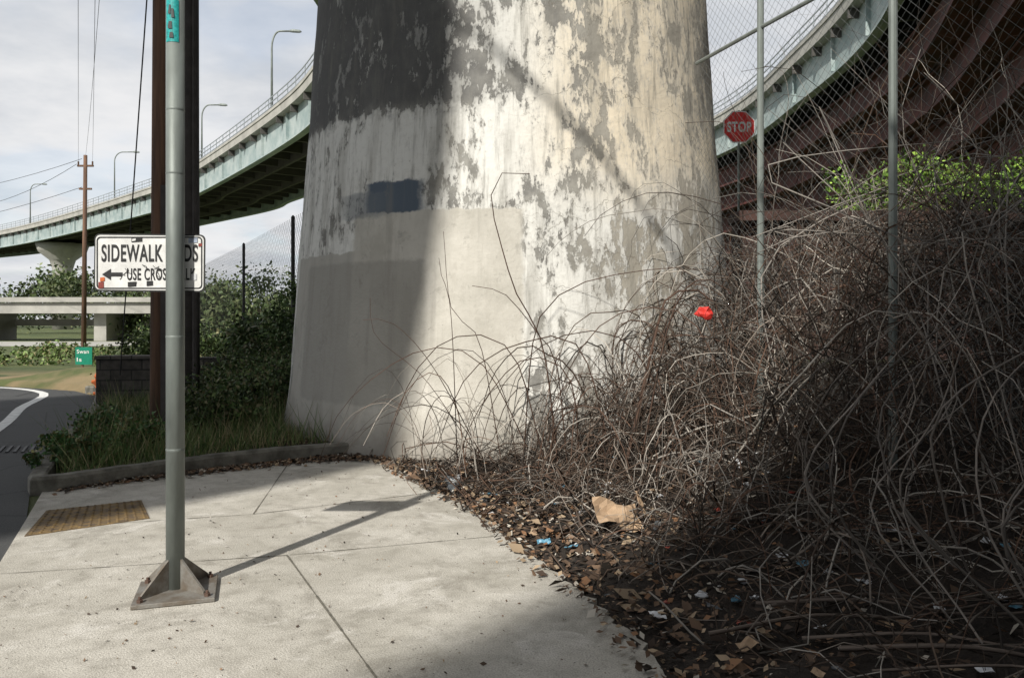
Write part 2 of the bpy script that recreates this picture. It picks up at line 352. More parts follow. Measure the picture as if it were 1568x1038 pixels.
# ---------------------------------------------------------------- column
zz=np.concatenate([np.linspace(-.4,7,60),np.linspace(7.3,14.2,30)]); tt=np.linspace(-math.pi,math.pi,161)
T,ZZ=np.meshgrid(tt,zz); R=3.14-.073*ZZ+.10*np.clip(.9-ZZ,0,1)**2
R=R+.006*np.sin(T*7+ZZ*2)+.004*np.sin(T*19-ZZ*5)
V=np.stack([R*np.sin(T),11.5-R*np.cos(T),ZZ],-1).reshape(-1,3); I=np.arange(V.shape[0]).reshape(T.shape)
F=np.stack([I[:-1,:-1],I[:-1,1:],I[1:,1:],I[1:,:-1]],-1).reshape(-1,4)
pier=mesh_np('bridge_pier',V,F,M_col,smooth=True)
uvl=pier.data.uv_layers.new(name='UVMap'); UV=np.stack([T,ZZ],-1).reshape(-1,2)[F.ravel()]; uvl.data.foreach_set('uv',UV.astype(np.float32).ravel())
# ---------------------------------------------------------------- ramps
def ribbon(mb,C,o0,o1,z0,z1,caps=True):
    n=len(C); b=len(mb.v)
    for i,p in enumerate(C):
        d=(C[min(i+1,n-1)]-C[max(i-1,0)]); d.z=0; d.normalize(); r=Vector((d.y,-d.x,0))
        for o,z in ((o0,z0),(o1,z0),(o1,z1),(o0,z1)): q=p+r*o; mb.v.append((q.x,q.y,z))
    for i in range(n-1):
        for k in range(4): mb.f.append((b+i*4+k,b+i*4+(k+1)%4,b+(i+1)*4+(k+1)%4,b+(i+1)*4+k))
    mb.f.append((b,b+1,b+2,b+3)); e=b+(n-1)*4; mb.f.append((e+3,e+2,e+1,e))
def walk(C,step):
    out=[];acc=0
    for i in range(1,len(C)):
        acc+=(C[i]-C[i-1]).length
        if acc>=step:
            acc=0; d=(C[i]-C[i-1]).normalized(); out.append((C[i],d,Vector((d.y,-d.x,0))))
    return out
def ramp(name,ctrl,w):
    E=empty(name); C=catmull([(x,y,0) for x,y in ctrl],1.0); hw=w/2
    a=MB(); ribbon(a,C,-hw,hw,15.85,16.2); ribbon(a,C,-hw,-hw+.25,16.2,16.6); ribbon(a,C,hw-.25,hw,16.2,16.6)
    ribbon(a,C,-hw-.06,-hw,16.42,16.62); ribbon(a,C,hw,hw+.06,16.42,16.62); a.obj('deck',M_conc,E)
    g=MB()
    for o in (-hw+.55,hw-.55):
        ribbon(g,C,o-.03,o+.03,13.85,15.83); ribbon(g,C,o-.25,o+.25,13.75,13.84)
    for p,d,r in walk(C,5.6):
        for s in (-1,1):
            q=p+r*s*(hw-.42); g.box((q.x,q.y,14.9),(.2,.05,1.8),rz=math.atan2(r.y,r.x))
    g.obj('fascia_girder',M_girder,E)
    k=MB()
    for p,d,r in walk(C,2.8):
        k.box((p.x,p.y,14.9),(w-1.3,.28,1.3),rz=math.atan2(r.y,r.x))
        for s in (-1,1):
            q=p+r*s*(hw-.27); k.box((q.x,q.y,15.6),(.5,.12,.45),rz=math.atan2(r.y,r.x))
    for o in (-hw*.35,hw*.35): ribbon(k,C,o-.12,o+.12,14.0,15.8)
    k.obj('crossbeams',M_beam,E)
    r_=MB()
    for p,d,r in walk(C,1.9):
        for s in (-1,1):
            q=p+r*s*(hw-.12); r_.tube([(q.x,q.y,16.6),(q.x,q.y,17.55)],.035,4)
    for s in (-1,1):
        for z in (16.85,17.2,17.55): ribbon(r_,C,s*(hw-.12)-.03,s*(hw-.12)+.03,z-.03,z+.03)
    r_.obj('railing',M_rail,E)
    pk=MB()
    for p,d,r in walk(C,.3):
        if p.y<30: continue
        for s in (-1,1):
            q=p+r*s*(hw-.12); pk.tube([(q.x,q.y,16.6),(q.x,q.y,17.5)],.012,3,False)
    pk.obj('pickets',M_rail,E)
    return E,C
RA,CA=ramp('highway_ramp',[(-180,212),(-136.5,175.6),(-82.5,137.6),(-36,92.3),(-26.3,79.5),(-13.2,60),(-7.5,50),(-3.6,40),(-3.0,28),(-4.8,18),(-8.0,9),(-10.2,1.2),(-11.2,-2.1),(-12.7,-4.8),(-14.9,-7.2),(-19.0,-11.0),(-31,-22),(-46,-41)],10)
RB,CB=ramp('highway_ramp',[(-30,-50),(-20,-39),(-10.5,-28),(-3.2,-19.0),(.2,-15.0),(4.0,-10.3),(9.1,-3),(13.5,7),(18,20),(21.8,32),(22.8,44),(22,60),(15,85),(0,112)],14)
def pier_small(x,y,top,r=1.3):
    mb=MB(); mb.tube([(x,y,-.5),(x,y,top-4),(x,y,top-2.6),(x,y,top-1.3),(x,y,top)],[r,r,r*1.25,r*2.3,r*2.6],20)
    return mb.obj('bridge_pier',M_conc,smooth=True)
pier_small(-72.5,128.5,13.7,1.5); pier_small(21.5,64,13.7,1.3); pier_small(3,-19,13.7,1.3); pier_small(-30,-22,13.7,1.3)
CR=[p for p in CB if 10<p.y<86 and p.x>5]
rs=MB()
for i,(o,z) in enumerate([(-5.2,12.0),(-4.4,10.4),(-3.6,8.8),(-2.8,7.2),(-2.0,5.6),(-1.2,4.0)]):
    ribbon(rs,CR,o,o+.5,z-.1,z+1.1); ribbon(rs,CR,o-.25,o+.6,z-.25,z-.105); ribbon(rs,CR,o-.25,o+.6,z+1.105,z+1.22)
ribbon(rs,CR,1.5,2.2,-.5,13.6)
rs.obj('red_steel_girders',M_redsteel)
rw=MB(); rw.box((9.5,13.4,1.5),(11.5,.4,3.3)); rw.box((9.5,13.3,3.2),(11.6,.7,.16))
for k in range(5): rw.box((4.6+k*2.4,13.12,1.5),(.3,.16,3.2))
rw.obj('retaining_wall',pmat('retaining_brown',(.08,.04,.032),.9,1.5,.4,0,.4,bscale=12,col2=(.035,.023,.019)))
blk=MB(); blk.box((13,-3.5,6.6),(13,9,13.6)); blk.box((6.3,-3.5,12.6),(.5,9.4,.5)); 
for k in range(4): blk.box((6.42,-6.8+k*2.2,6),(.18,.25,12))
blk.obj('offview_sky_blocker',M_conc_d)  # added mass out of view, blocks sky light to darken the thicket side
# ---------------------------------------------------------------- street lamps
def lamp(x,y,top,arm=2.0):
    E=empty('street_lamp'); mb=MB(); P=[(x,y,16.6),(x,y,top-1.2)]
    for k in range(1,7):
        a=k/6*math.pi/2; P.append((x+arm*.45*(1-math.cos(a)),y,top-1.2+1.2*math.sin(a)))
    P.append((x+arm,y,top)); mb.tube(P,[.10]+[.07]*(len(P)-1),8); mb.obj('mast_arm',M_metal,E,True)
    h=MB(); h.tube([(x+arm-.1,y,top),(x+arm+.2,y,top+.02),(x+arm+.7,y,top-.02),(x+arm+.85,y,top-.05)],[.06,.13,.12,.04],8); h.obj('luminaire',M_metal,E,True)
lamp(-17.4,57.7,22.4,1.3); lamp(-51.4,103,23.2,2.4); lamp(-75.6,125,22.8,1.8); lamp(-29.6,76,22,1.6)
# ---------------------------------------------------------------- signs & poles
PX,PY=-1.86,4.40
E=empty('sidewalk_ends_sign')
mb=MB(); mb.tube([(PX,PY,.01),(PX,PY,3.52)],.049,28); mb.tube([(PX,PY,3.52),(PX,PY,3.55)],[.052,.03],28)
for z_ in (.78,1.4,2.3,2.65): mb.tube([(PX,PY,z_),(PX,PY,z_+.004),(PX,PY,z_+.010),(PX,PY,z_+.014)],[.0490,.0500,.0500,.0490],28,False)
mb.obj('post',M_metal,E,True)
rz=math.radians(18)
mb=MB(); mb.box((PX+.02,PY-.03,.014),(.41,.41,.022),rz=rz); mb.obj('base_plate',M_plate,E,bevel=.003)
gs=MB()
for k in range(4):
    a=rz+math.pi/4+k*math.pi/2; d=Vector((math.cos(a),math.sin(a),0)); n=Vector((-d.y,d.x,0))*.007; c=Vector((PX,PY,0))
    prof=[(.04,.025),(.225,.025),(.225,.04),(.045,.19)]; b=len(gs.v)
    for s in (-1,1):
        for r_,z_ in prof: q=c+d*r_+n*s; gs.v.append((q.x,q.y,z_))
    gs.f+= [(b,b+1,b+2,b+3),(b+7,b+6,b+5,b+4)]+[(b+i,b+4+i,b+4+(i+1)%4,b+(i+1)%4) for i in range(4)]
gs.obj('gusset',M_plate,E)
bo=MB()
for sx in (-1,1):
    for sy in (-1,1):
        x=.165*sx;y=.165*sy; q=(PX+.02+x*math.cos(rz)-y*math.sin(rz),PY-.03+x*math.sin(rz)+y*math.cos(rz))
        bo.tube([(q[0],q[1],.02),(q[0],q[1],.04)],.017,6); bo.tube([(q[0],q[1],.035),(q[0],q[1],.055)],.008,8)
bo.obj('anchor_bolts',M_bolt,E)
st=MB(); K=9
for k in range(K):
    a0=-math.pi/2-.75+1.5*k/K; a1=-math.pi/2-.75+1.5*(k+1)/K; r=.0505
    st.poly([(PX+r*math.cos(a0),PY+r*math.sin(a0),3.02),(PX+r*math.cos(a1),PY+r*math.sin(a1),3.02),(PX+r*math.cos(a1),PY+r*math.sin(a1),3.25),(PX+r*math.cos(a0),PY+r*math.sin(a0),3.25)])
st.obj('sticker',M_teal,E)
st=MB()
for (x0,x1,z0,z1) in [(-.012,.012,3.04,3.07),(-.02,.004,3.09,3.13),(0,.016,3.15,3.2),(-.018,-.004,3.17,3.22)]:
    st.poly([(PX+x0,PY-.0535,z0),(PX+x1,PY-.0535,z0),(PX+x1*.7,PY-.0535,z1),(PX+x0*.7,PY-.0535,z1)])
st.obj('sticker_lettering',M_black,E)
def rrect(w,h,r,seg=5):
    out=[]
    for cx,cy,a0 in ((w/2-r,h/2-r,0),(-w/2+r,h/2-r,90),(-w/2+r,-h/2+r,180),(w/2-r,-h/2+r,270)):
        for k in range(seg+1):
            a=math.radians(a0+90*k/seg); out.append((cx+r*math.cos(a),cy+r*math.sin(a)))
    return out
SX,SY,SZ=-2.03,4.462,1.82
def plate(name,pts,y0,y1,mat,par,cx,cz,rot=0):
    mb=MB(); n=len(pts); c,s=math.cos(rot),math.sin(rot); P=[(cx+x*c-z*s,cz+x*s+z*c) for x,z in pts]
    mb.v=[(x,y0,z) for x,z in P]+[(x,y1,z) for x,z in P]
    mb.f=[tuple(range(n)),tuple(range(n,2*n))[::-1]]+[((i+1)%n,i,n+i,n+(i+1)%n) for i in range(n)]
    return mb.obj(name,mat,par)
tilt=math.radians(-.6)
plate('panel_edge',rrect(.622,.322,.03),SY,SY+.003,M_black,E,SX,SZ,tilt)
plate('panel',rrect(.606,.306,.026),SY-.002,SY-.0002,M_white,E,SX,SZ,tilt)
mb=MB(); o_=rrect(.592,.292,.022); i_=rrect(.578,.278,.017); n=len(o_)
mb.v=[(SX+x,SY-.0042,SZ+z) for x,z in o_]+[(SX+x,SY-.0042,SZ+z) for x,z in i_]
mb.f=[(i,(i+1)%n,n+(i+1)%n,n+i) for i in range(n)]; mb.obj('border',M_black,E)
def text(s,x0,z0,w,h,y,mat,par,off=.012,name='lettering'):
    cu=bpy.data.curves.new('t','FONT'); cu.body=s; cu.size=1; cu.offset=off; cu.space_character=1.1
    ob=bpy.data.objects.new('t',cu); sc.collection.objects.link(ob); bpy.context.view_layer.update()
    me=bpy.data.meshes.new_from_object(ob.evaluated_get(bpy.context.evaluated_depsgraph_get())); bpy.data.objects.remove(ob)
    co=np.array([v.co[:] for v in me.vertices]); mn=co.min(0); mx=co.max(0)
    for v in me.vertices:
        x=(v.co.x-mn[0])/(mx[0]-mn[0])*w+x0; z=(v.co.y-mn[1])/(mx[1]-mn[1])*h+z0; v.co=(x,y,z)
    me.materials.clear(); me.materials.append(mat); o=bpy.data.objects.new(name,me); link(o,par)
text('SIDEWALK ENDS',SX-.268,SZ+.005,.54,.098,SY-.0045,M_black,E,.02)
text('USE CROSSWALK',SX-.125,SZ-.098,.385,.068,SY-.0045,M_black,E,.02)
mb=MB(); ax,az=SX-.205,SZ-.065
mb.v=[(ax-.06,SY-.0045,az),(ax-.01,SY-.0045,az-.032),(ax-.01,SY-.0045,az-.011),(ax+.055,SY-.0045,az-.011),(ax+.055,SY-.0045,az+.011),(ax-.01,SY-.0045,az+.011),(ax-.01,SY-.0045,az+.032)]
mb.f=[tuple(range(7))]; mb.obj('arrow',M_black,E)
def stick(x,z,w,h,mat,k=0):
    mb=MB(); mb.poly([(SX+x,SY-.0052-k*.0006,SZ+z),(SX+x+w,SY-.0052-k*.0006,SZ+z+.004),(SX+x+w,SY-.0052-k*.0006,SZ+z+h),(SX+x,SY-.0052-k*.0006,SZ+z+h-.003)]); mb.obj('sticker',mat,E)
M_dred=pmat('sticker_red',(.22,.04,.03),.6,60,.5,0,0)
stick(-.285,-.145,.03,.04,M_dred); stick(-.275,-.105,.025,.025,M_orange,1); stick(-.1,.115,.06,.028,M_black); stick(-.015,-.13,.035,.03,M_black); stick(-.12,-.135,.045,.03,M_blackpost)
stick(.22,.11,.05,.03,pmat('sticker_grey',(.35,.4,.5),.5,60,.5,0,0),1); stick(.235,-.10,.03,.04,M_paper,1); stick(.275,.09,.02,.02,M_dred,1); stick(-.095,.12,.02,.016,M_white,3)
sq=MB()
for k in range(9):
    x=SX+random.uniform(-.2,.06); z=SZ+random.uniform(-.12,.0)
    sq.tube([(x+random.uniform(-.02,.02),SY-.0052,z+random.uniform(-.02,.02)) for _ in range(4)],.0016,3)
sq.obj('graffiti',M_black,E)
mb=MB(); mb.box((PX,4.452,SZ+.08),(.05,.018,.03)); mb.box((PX,4.452,SZ-.08),(.05,.018,.03)); mb.obj('mounting_clamps',M_metal,E)
def upole(x,y,r,h,lean=0):
    mb=MB(); mb.tube([(x,y,-.3),(x+lean*.3,y,h*.3),(x+lean,y,h)],[r*1.12,r*1.03,r*.85],18); return mb
E2=empty('utility_pole'); upole(-4.22,9.6,.125,13,.06).obj('wood_shaft',M_wood,E2,True)
mb=MB(); mb.box((-4.14,9.47,1.6),(.06,.05,3.0)); mb.tube([(-4.09,9.5,0),(-4.05,9.5,9)],.028,8); mb.box((-4.2,9.6,11),(2.2,.1,.12)); mb.obj('conduit_and_crossarm',M_dark,E2)
E3=empty('utility_pole'); upole(-4.86,12.0,.135,14,0).obj('shaft',M_dark,E3,True)
mb=MB()
for k in range(18): mb.tube([(-4.99,11.95,2.2+k*.45),(-4.99,11.7,2.2+k*.45)],.012,6)
mb.tube([(-4.74,11.9,0),(-4.74,11.9,12)],.04,8); mb.obj('steps_and_conduit',M_dark,E3)
E4=empty('utility_pole'); mb=MB(); mb.tube([(-24.2,45,-.3),(-24.1,45,10.8)],[.14,.10],10); mb.obj('wood_shaft',M_wood,E4,True)
mb=MB(); mb.box((-24.1,45,10.2),(.9,.1,.1)); mb.box((-24.1,45,8.9),(.7,.1,.1))
for s in(-.4,.4): mb.tube([(-24.1+s,45,10.25),(-24.1+s,45,10.45)],.05,6)
mb.obj('crossarms',M_wood,E4)
Ew=empty('overhead_wires')
def wire(a,b2,sag=.3,r=.012):
    mb=MB(); a=Vector(a);b2=Vector(b2)
    mb.tube([tuple(a+(b2-a)*(k/16)-Vector((0,0,sag*4*(k/16)*(1-k/16)))) for k in range(17)],r,5); mb.obj('wire',M_wire,Ew)
wire((-24.5,45,10.4),(-5.45,10,8.2),.5,.006); wire((-23.7,45,10.4),(-5.2,10,8.2),.5,.006); wire((-24.1,45,10.7),(-4.95,10,8.6),.5,.006)
wire((-24.6,45,10.3),(-45,60,10.2),1.2,.014); wire((-24.3,45,10.6),(-60,70,12.8),1.2,.014); wire((-24.3,45,9),(-60,66,9),1.2,.014)
wire((-4.18,9.6,8.5),(-6.4,13,.6),.05,.010)
wire((-4.2,9.6,10.9),(-10,60,14.5),.5,.01)
wire((-7.1,-.45,15.4),(7.6,3.3,-.1),.05,.045)
E5=empty('stop_sign'); sx,sy,sz=5.42,19.0,6.1
oc=[(.41*math.cos(math.radians(22.5+45*k)),.41*math.sin(math.radians(22.5+45*k))) for k in range(8)]
plate('octagon_back',[(x*1.0,z) for x,z in oc],sy,sy+.004,M_white2,E5,sx,sz); plate('octagon',[(x*.93,z*.93) for x,z in oc],sy-.004,sy-.001,M_red,E5,sx,sz)
text('STOP',sx-.29,sz-.125,.58,.25,sy-.007,M_white2,E5,.03)
mb=MB(); mb.tube([(sx,sy+.04,0),(sx,sy+.04,6.5)],.03,8); mb.obj('post',M_metal,E5)
E6=empty('street_name_sign'); mb=MB(); mb.tube([(-10.8,20.03,-.1),(-10.8,20.03,.95)],.03,8); mb.obj('post',M_wood,E6)
mb=MB(); mb.box((-10.75,20,.6),(.42,.02,.44)); mb.obj('panel',M_green,E6)
text('Swan',-10.92,.66,.3,.1,19.985,M_white,E6,.01); text('Is',-10.92,.46,.12,.1,19.985,M_white,E6,.01)
E7=empty('fire_hydrant'); hx,hy=-8.45,16.3; mb=MB()
mb.tube([(hx,hy,-.02),(hx,hy,.03),(hx,hy,.04),(hx,hy,.32),(hx,hy,.34),(hx,hy,.36),(hx,hy,.42),(hx,hy,.46)],[.11,.11,.075,.075,.095,.09,.06,.02],14)
mb.tube([(hx-.14,hy,.24),(hx+.14,hy,.24)],.04,10); mb.tube([(hx,hy-.14,.22),(hx,hy,.22)],.05,10); mb.tube([(hx,hy,.45),(hx,hy,.5)],.02,6); mb.obj('body',M_orange,E7,True)
mb=MB(); mb.box((-6.35,13.3,.35),(1.0,.35,1.0),rz=.15); mb.box((-5.2,13.5,.42),(1.6,.35,.9),rz=.1); mb.box((-6.35,13.3,.88),(1.04,.4,.06),rz=.15); mb.obj('block_wall',M_block)
# ---------------------------------------------------------------- chain link fences
def fence(name,pts,z0,z1,matp,matw,post_r,rails,cell=.07,wr=.0022,over=.0,skip=()):
    E=empty(name); mp=MB()
    for i,(x,y) in enumerate(pts):
        if i in skip: continue
        mp.tube([(x,y,-.1),(x,y,z1+over)],post_r,10); mp.tube([(x,y,z1+over),(x,y,z1+over+.04)],[post_r*1.15,.01],10)
    P=[]
    for i in range(len(pts)-1):
        a=Vector((*pts[i],0));b2=Vector((*pts[i+1],0));L=(b2-a).length;d=(b2-a)/L;H=z1-z0
        for z in rails: mp.tube([(a.x,a.y,z),(b2.x,b2.y,z)],post_r*.62,8)
        k=-H
        while k<L:
            for sgn in (0,1):
                s0,s1=max(k,0),min(k+H,L)
                if s1-s0<.02: continue
                za,zb=(s0-k),(s1-k)
                if sgn: za,zb=H-za,H-zb
                p=a+d*s0;q=a+d*s1; P.append([(p.x,p.y,z0+za),((p.x+q.x)/2,(p.y+q.y)/2,z0+(za+zb)/2),(q.x,q.y,z0+zb)])
            k+=cell*1.4142
    mp.obj('posts_and_rails',matp,E)
    P=np.array(P); c=np.tile(np.array([[.2,.2,.2]]),(len(P),1)); tubes('mesh_wire',P,np.full(P.shape[:2],wr),matw,c,3,E)
    return E
fence('chain_link_fence',[(1.98,8.55),(2.34,7.5),(2.87,6.0),(3.4,4.5),(3.93,3.0)],.6,4.95,M_metal,M_link,.032,[4.25],.065,.0014,skip=(0,))
fence('chain_link_fence',[(-3.3,12.9),(-3.85,14),(-6.4,19),(-10.6,27),(-15.5,36.5)],.3,3.3,M_blackpost,M_blackpost,.035,[],.11,.0020)
# ---------------------------------------------------------------- brambles
capx=[-3,-1.8,-1.2,-.5,.5,1.2,1.8,2.3,3,6]; capz=[.06,.12,.20,.30,.38,.52,.95,1.3,1.5,1.65]
def htop(x,y):
    s=x-ex(y); return gh(x,y)+np.interp(x,capx,capz)*sst((s-.3)/2.0)*np.interp(y,[2.5,4,5,6,7],[.12,.2,.42,.78,1])
def smin(y): return np.interp(y,[3,5,6.5,7.5],[1.0,1.0,.8,.3])
def sample_xy(N,xr,yr,w):
    out=np.zeros((0,2))
    while len(out)<N:
        x=rng.uniform(*xr,N*2);y=rng.uniform(*yr,N*2); s=x-ex(y); ok=(s>smin(y)*rng.uniform(.5,1.2,N*2))&(np.hypot(x,y-11.5)>3.2)&(rng.random(N*2)<w(x,y))&(x<y*.75+.4)
        out=np.concatenate([out,np.stack([x[ok],y[ok]],1)])
    return out[:N]
def grow(xy,zf,K,step,droop,curv,jit,up=(.2,.6),top=1.1,hard=.45):
    N=len(xy); g=gh(xy[:,0],xy[:,1]); H=htop(xy[:,0],xy[:,1])-g
    p=np.stack([xy[:,0],xy[:,1],g+H*zf],1); d=rng.normal(size=(N,3)); d[:,2]=rng.uniform(*up,N)*1.5; d=nrm(d)
    cv=rng.normal(size=(N,3))*curv; cv[:,2]*=.5; P=[p.copy()]; st=step*rng.uniform(.5,1.5,(N,1))
    kk=rng.integers(2,K-2,N)
    for k in range(K-1):
        d=d+cv+rng.normal(size=(N,3))*jit; d[:,2]-=droop
        fl=(kk==k); d=d+np.where(fl[:,None],rng.normal(size=(N,3))*.6,0); cv=np.where(fl[:,None],-cv,cv)
        T=gh(p[:,0],p[:,1])+(htop(p[:,0],p[:,1])-gh(p[:,0],p[:,1]))*top+.05
        d[:,2]-=np.where(p[:,2]>T,hard,0); gg=gh(p[:,0],p[:,1])
        d[:,2]=np.where(p[:,2]<gg+.05,np.abs(d[:,2])*.5+.15,d[:,2])
        sd=p[:,0]-ex(p[:,1]); d[:,0]+=np.where(sd<smin(p[:,1])*.6,.4,0)
        rr=np.hypot(p[:,0],p[:,1]-11.5); cl=rr<3.2; d[:,1]-=np.where(cl,.6,0)
        d=nrm(d); p=p+d*st; P.append(p.copy())
    return np.stack(P,1)
PAL=np.array([[.22,.185,.155],[.10,.07,.052],[.44,.40,.35],[.04,.032,.026],[.14,.085,.06],[.30,.275,.245],[.065,.048,.037]])
PW=[.16,.20,.09,.20,.13,.09,.13]
def scol(N): return PAL[rng.choice(len(PAL),N,p=PW)]*rng.uniform(.6,1.2,(N,1))
w1=lambda x,y: np.clip(.25+.36*(x+.8),.15,1)*np.interp(y,[2.5,4.3,5.6,6.5],[.06,.16,.65,1])
parts=[]
xy=sample_xy(1900,(-1.9,6),(2.9,9.6),w1); parts.append((grow(xy,rng.uniform(0,1,1900)**.8,14,.085,.03,.12,.2),(.002,.005)))
xy=sample_xy(1000,(-1.6,6),(3.4,9.4),w1); parts.append((grow(xy,rng.uniform(.1,1,1000),14,.135,.055,.12,.13,(.3,1.0),1.15),(.0035,.0085)))
xy=sample_xy(180,(-1.0,5.5),(5,9.2),w1); parts.append((grow(xy,rng.uniform(.1,.6,180),14,.16,.06,.08,.09,(.8,1.6),1.5),(.004,.010)))
xy=sample_xy(300,(2.0,5.5),(4.8,8.8),lambda x,y:x*0+1); parts.append((grow(xy,rng.uniform(.5,1,300),14,.18,.015,.09,.15,(.8,1.8),2.2,.25),(.002,.006)))
xy=sample_xy(1500,(-1.9,6),(2.9,9.4),w1); parts.append((grow(xy,rng.uniform(.3,1.15,1500),8,.045,0,.1,.32),(.001,.0022)))
xy=sample_xy(170,(1.2,3.6),(2.6,5.5),lambda x,y:x*0+1); parts.append((grow(xy,rng.uniform(0,.25,170),14,.10,.05,.1,.14,(0,.5),.9),(.0025,.007)))
PP=[];RR=[];CC=[]
def resamp(P,K):
    n=P.shape[1]
    if n==K: return P
    t=np.linspace(0,n-1,K); i=np.clip(t.astype(int),0,n-2); f=(t-i)[None,:,None]; return P[:,i]*(1-f)+P[:,i+1]*f
for P,(r0,r1) in parts:
    P=resamp(P,14); N,K=P.shape[:2]; r=rng.uniform(r0,r1,(N,1))*np.linspace(1.15,.4,K)[None,:]; PP.append(P);RR.append(r); CC.append(scol(N))
def hand(pts,y0,y1,r):
    C=catmull([(x,y0+(y1-y0)*i/(len(pts)-1),z) for i,(x,z) in enumerate(pts)],.02); idx=np.linspace(0,len(C)-1,14).astype(int)
    PP.append(np.array([[C[i][:] for i in idx]])); RR.append(np.linspace(r,r*.4,14)[None,:]); CC.append(np.array([[.09,.055,.04]]))
hand([(.42,.2),(.28,1.26),(.04,1.74),(-.11,2.22),(-.19,2.58),(-.14,2.79),(.01,2.86),(.16,2.82)],7.3,7.2,.010)
hand([(.5,.2),(.4,1.1),(.25,1.35),(.06,1.6),(-.1,1.75),(-.35,1.8)],7.2,7.0,.008)
hand([(-.5,.2),(-.56,1.56),(-.65,1.92),(-.67,2.07)],7.3,7.3,.006)
hand([(-.26,.2),(-.74,1.08),(-1.1,1.47),(-1.37,1.5)],7.4,7.3,.006)
hand([(-.3,.2),(-.8,.95),(-1.25,1.35),(-1.3,1.7)],7.4,7.3,.005)
hand([(.1,.2),(.22,1.44),(.57,1.8),(1.05,1.92),(1.6,1.92),(1.83,1.3)],7.3,7.0,.008)
hand([(-.1,.2),(-.3,1.3),(-.55,1.6),(-.62,2.3)],7.4,7.2,.006)
hand([(.2,.2),(-.3,1.1),(-.9,1.2),(-1.6,.7),(-1.9,.1)],7.4,7.8,.007)
hand([(.3,.2),(.0,1.2),(-.5,1.35),(-.9,1.0),(-1.2,.2)],7.2,7.3,.008)
hand([(1.0,.3),(1.3,1.6),(1.45,1.75),(1.7,1.7),(1.85,1.3)],6.9,6.8,.018)
hand([(1.1,.3),(1.35,1.5),(1.6,1.85),(1.85,1.75)],6.8,6.8,.014)
hand([(.9,.2),(.6,1.25),(.1,1.3),(-.4,1.0),(-.7,.3)],7.0,7.2,.009)
hand([(.6,.2),(.5,1.0),(.1,1.15),(-.3,.7),(-.5,.2)],7.0,7.1,.008)
hand([(1.5,.4),(1.0,1.3),(.4,1.35),(-.1,.9),(-.3,.3)],6.8,7.1,.008)
hand([(1.9,.6),(1.5,1.5),(.9,1.55),(.5,1.1),(.3,.4)],6.6,6.9,.008)
for k in range(44):
    x=rng.uniform(-.9,1.7); s_=rng.choice([-1,1]); h_=rng.uniform(.6,1.3)+.14*x; w_=rng.uniform(.2,.6)*s_
    hand([(x,.1),(x+w_*.25,h_*.7),(x+w_*.8,h_),(x+w_*1.5,h_*.85),(x+w_*2.0,h_*.45)],rng.uniform(6.9,7.9),rng.uniform(6.9,7.9),rng.uniform(.003,.007)); CC[-1]=scol(1)
for k in range(40):
    x=rng.uniform(2.3,5.0); hand([(x,.3),(x+rng.uniform(-.3,.3),1.1),(x+rng.uniform(-.5,.5),2.0),(x+rng.uniform(-.7,.9),2.7+rng.uniform(-.6,.6)),(x+rng.uniform(-.9,1.5),3.0+rng.uniform(-1,1))],rng.uniform(4.5,7.5),rng.uniform(5,7.5),rng.uniform(.005,.011))
    CC[-1]=np.array([[.26,.235,.21]])
for k in range(20):
    x=rng.uniform(1.8,3.0); hand([(x,.1),(x-.3+rng.uniform(-.2,.2),.6),(x+rng.uniform(-.4,.3),1.1),(x+rng.uniform(-.3,.6),1.6)],rng.uniform(3.4,4.6),rng.uniform(3.4,4.9),rng.uniform(.005,.010)); CC[-1]=np.array([[.24,.21,.185]])*rng.uniform(.4,1.2)
for k in range(6):
    x=rng.uniform(.9,1.6); y=rng.uniform(3.0,4.1); z=.06
    hand([(x,z),(x+.5,z+.06),(x+1.0,z+.03),(x+1.7,z+.14)],y,y-rng.uniform(-.2,.4),rng.uniform(.008,.018)); CC[-1]=np.array([[.15,.12,.10]])
tubes('bramble_thicket',np.concatenate(PP),np.concatenate(RR),M_stem,np.concatenate(CC),3)
# ---------------------------------------------------------------- leaf litter
LP=np.array([[.12,.08,.055],[.20,.13,.085],[.06,.042,.032],[.32,.24,.16],[.22,.12,.065],[.46,.42,.36],[.035,.028,.022]])
N=12000; y=rng.uniform(2.2,9.3,N); s=np.where(rng.random(N)<.55,rng.gamma(1.8,.35,N)-.16,rng.uniform(0,4,N)); x=ex(y)+s
keep=(np.hypot(x,y-11.5)>3.1)&(x<y*.75+.4)&(rng.random(N)<np.interp(y,[2.5,4.5,6],[.4,.6,1])); x,y=x[keep],y[keep]; z=np.maximum(gh(x,y),np.where(x<ex(y)+.05,.0,-1))+rng.uniform(.008,.035,len(x))
t=rng.uniform(0,1,3400); cx=-4.0+t*3.2; cyy=curb_y(cx)-np.abs(rng.normal(0,.12,3400))-.03-rng.uniform(0,.45,3400)*t**2
x=np.concatenate([x,cx]);y=np.concatenate([y,cyy]);z=np.concatenate([z,rng.uniform(.006,.02,3400)])
q=800; xx=rng.uniform(-2.8,.6,q); yy=rng.uniform(2.8,8,q); ok=(xx<ex(yy))&(xx>road_x(yy)+.1)
x=np.concatenate([x,xx[ok]]);y=np.concatenate([y,yy[ok]]);z=np.concatenate([z,np.full(ok.sum(),.007)])
C=np.stack([x,y,z],1); col=LP[rng.choice(7,len(C),p=[.22,.18,.2,.12,.07,.07,.14])]*rng.uniform(.7,1.3,(len(C),1))
S=rng.gamma(3,.006,len(C))+.005; S[-int(ok.sum()):]*=.32
leaves('leaf_litter',C,S,col,M_lit,flat=1.5)
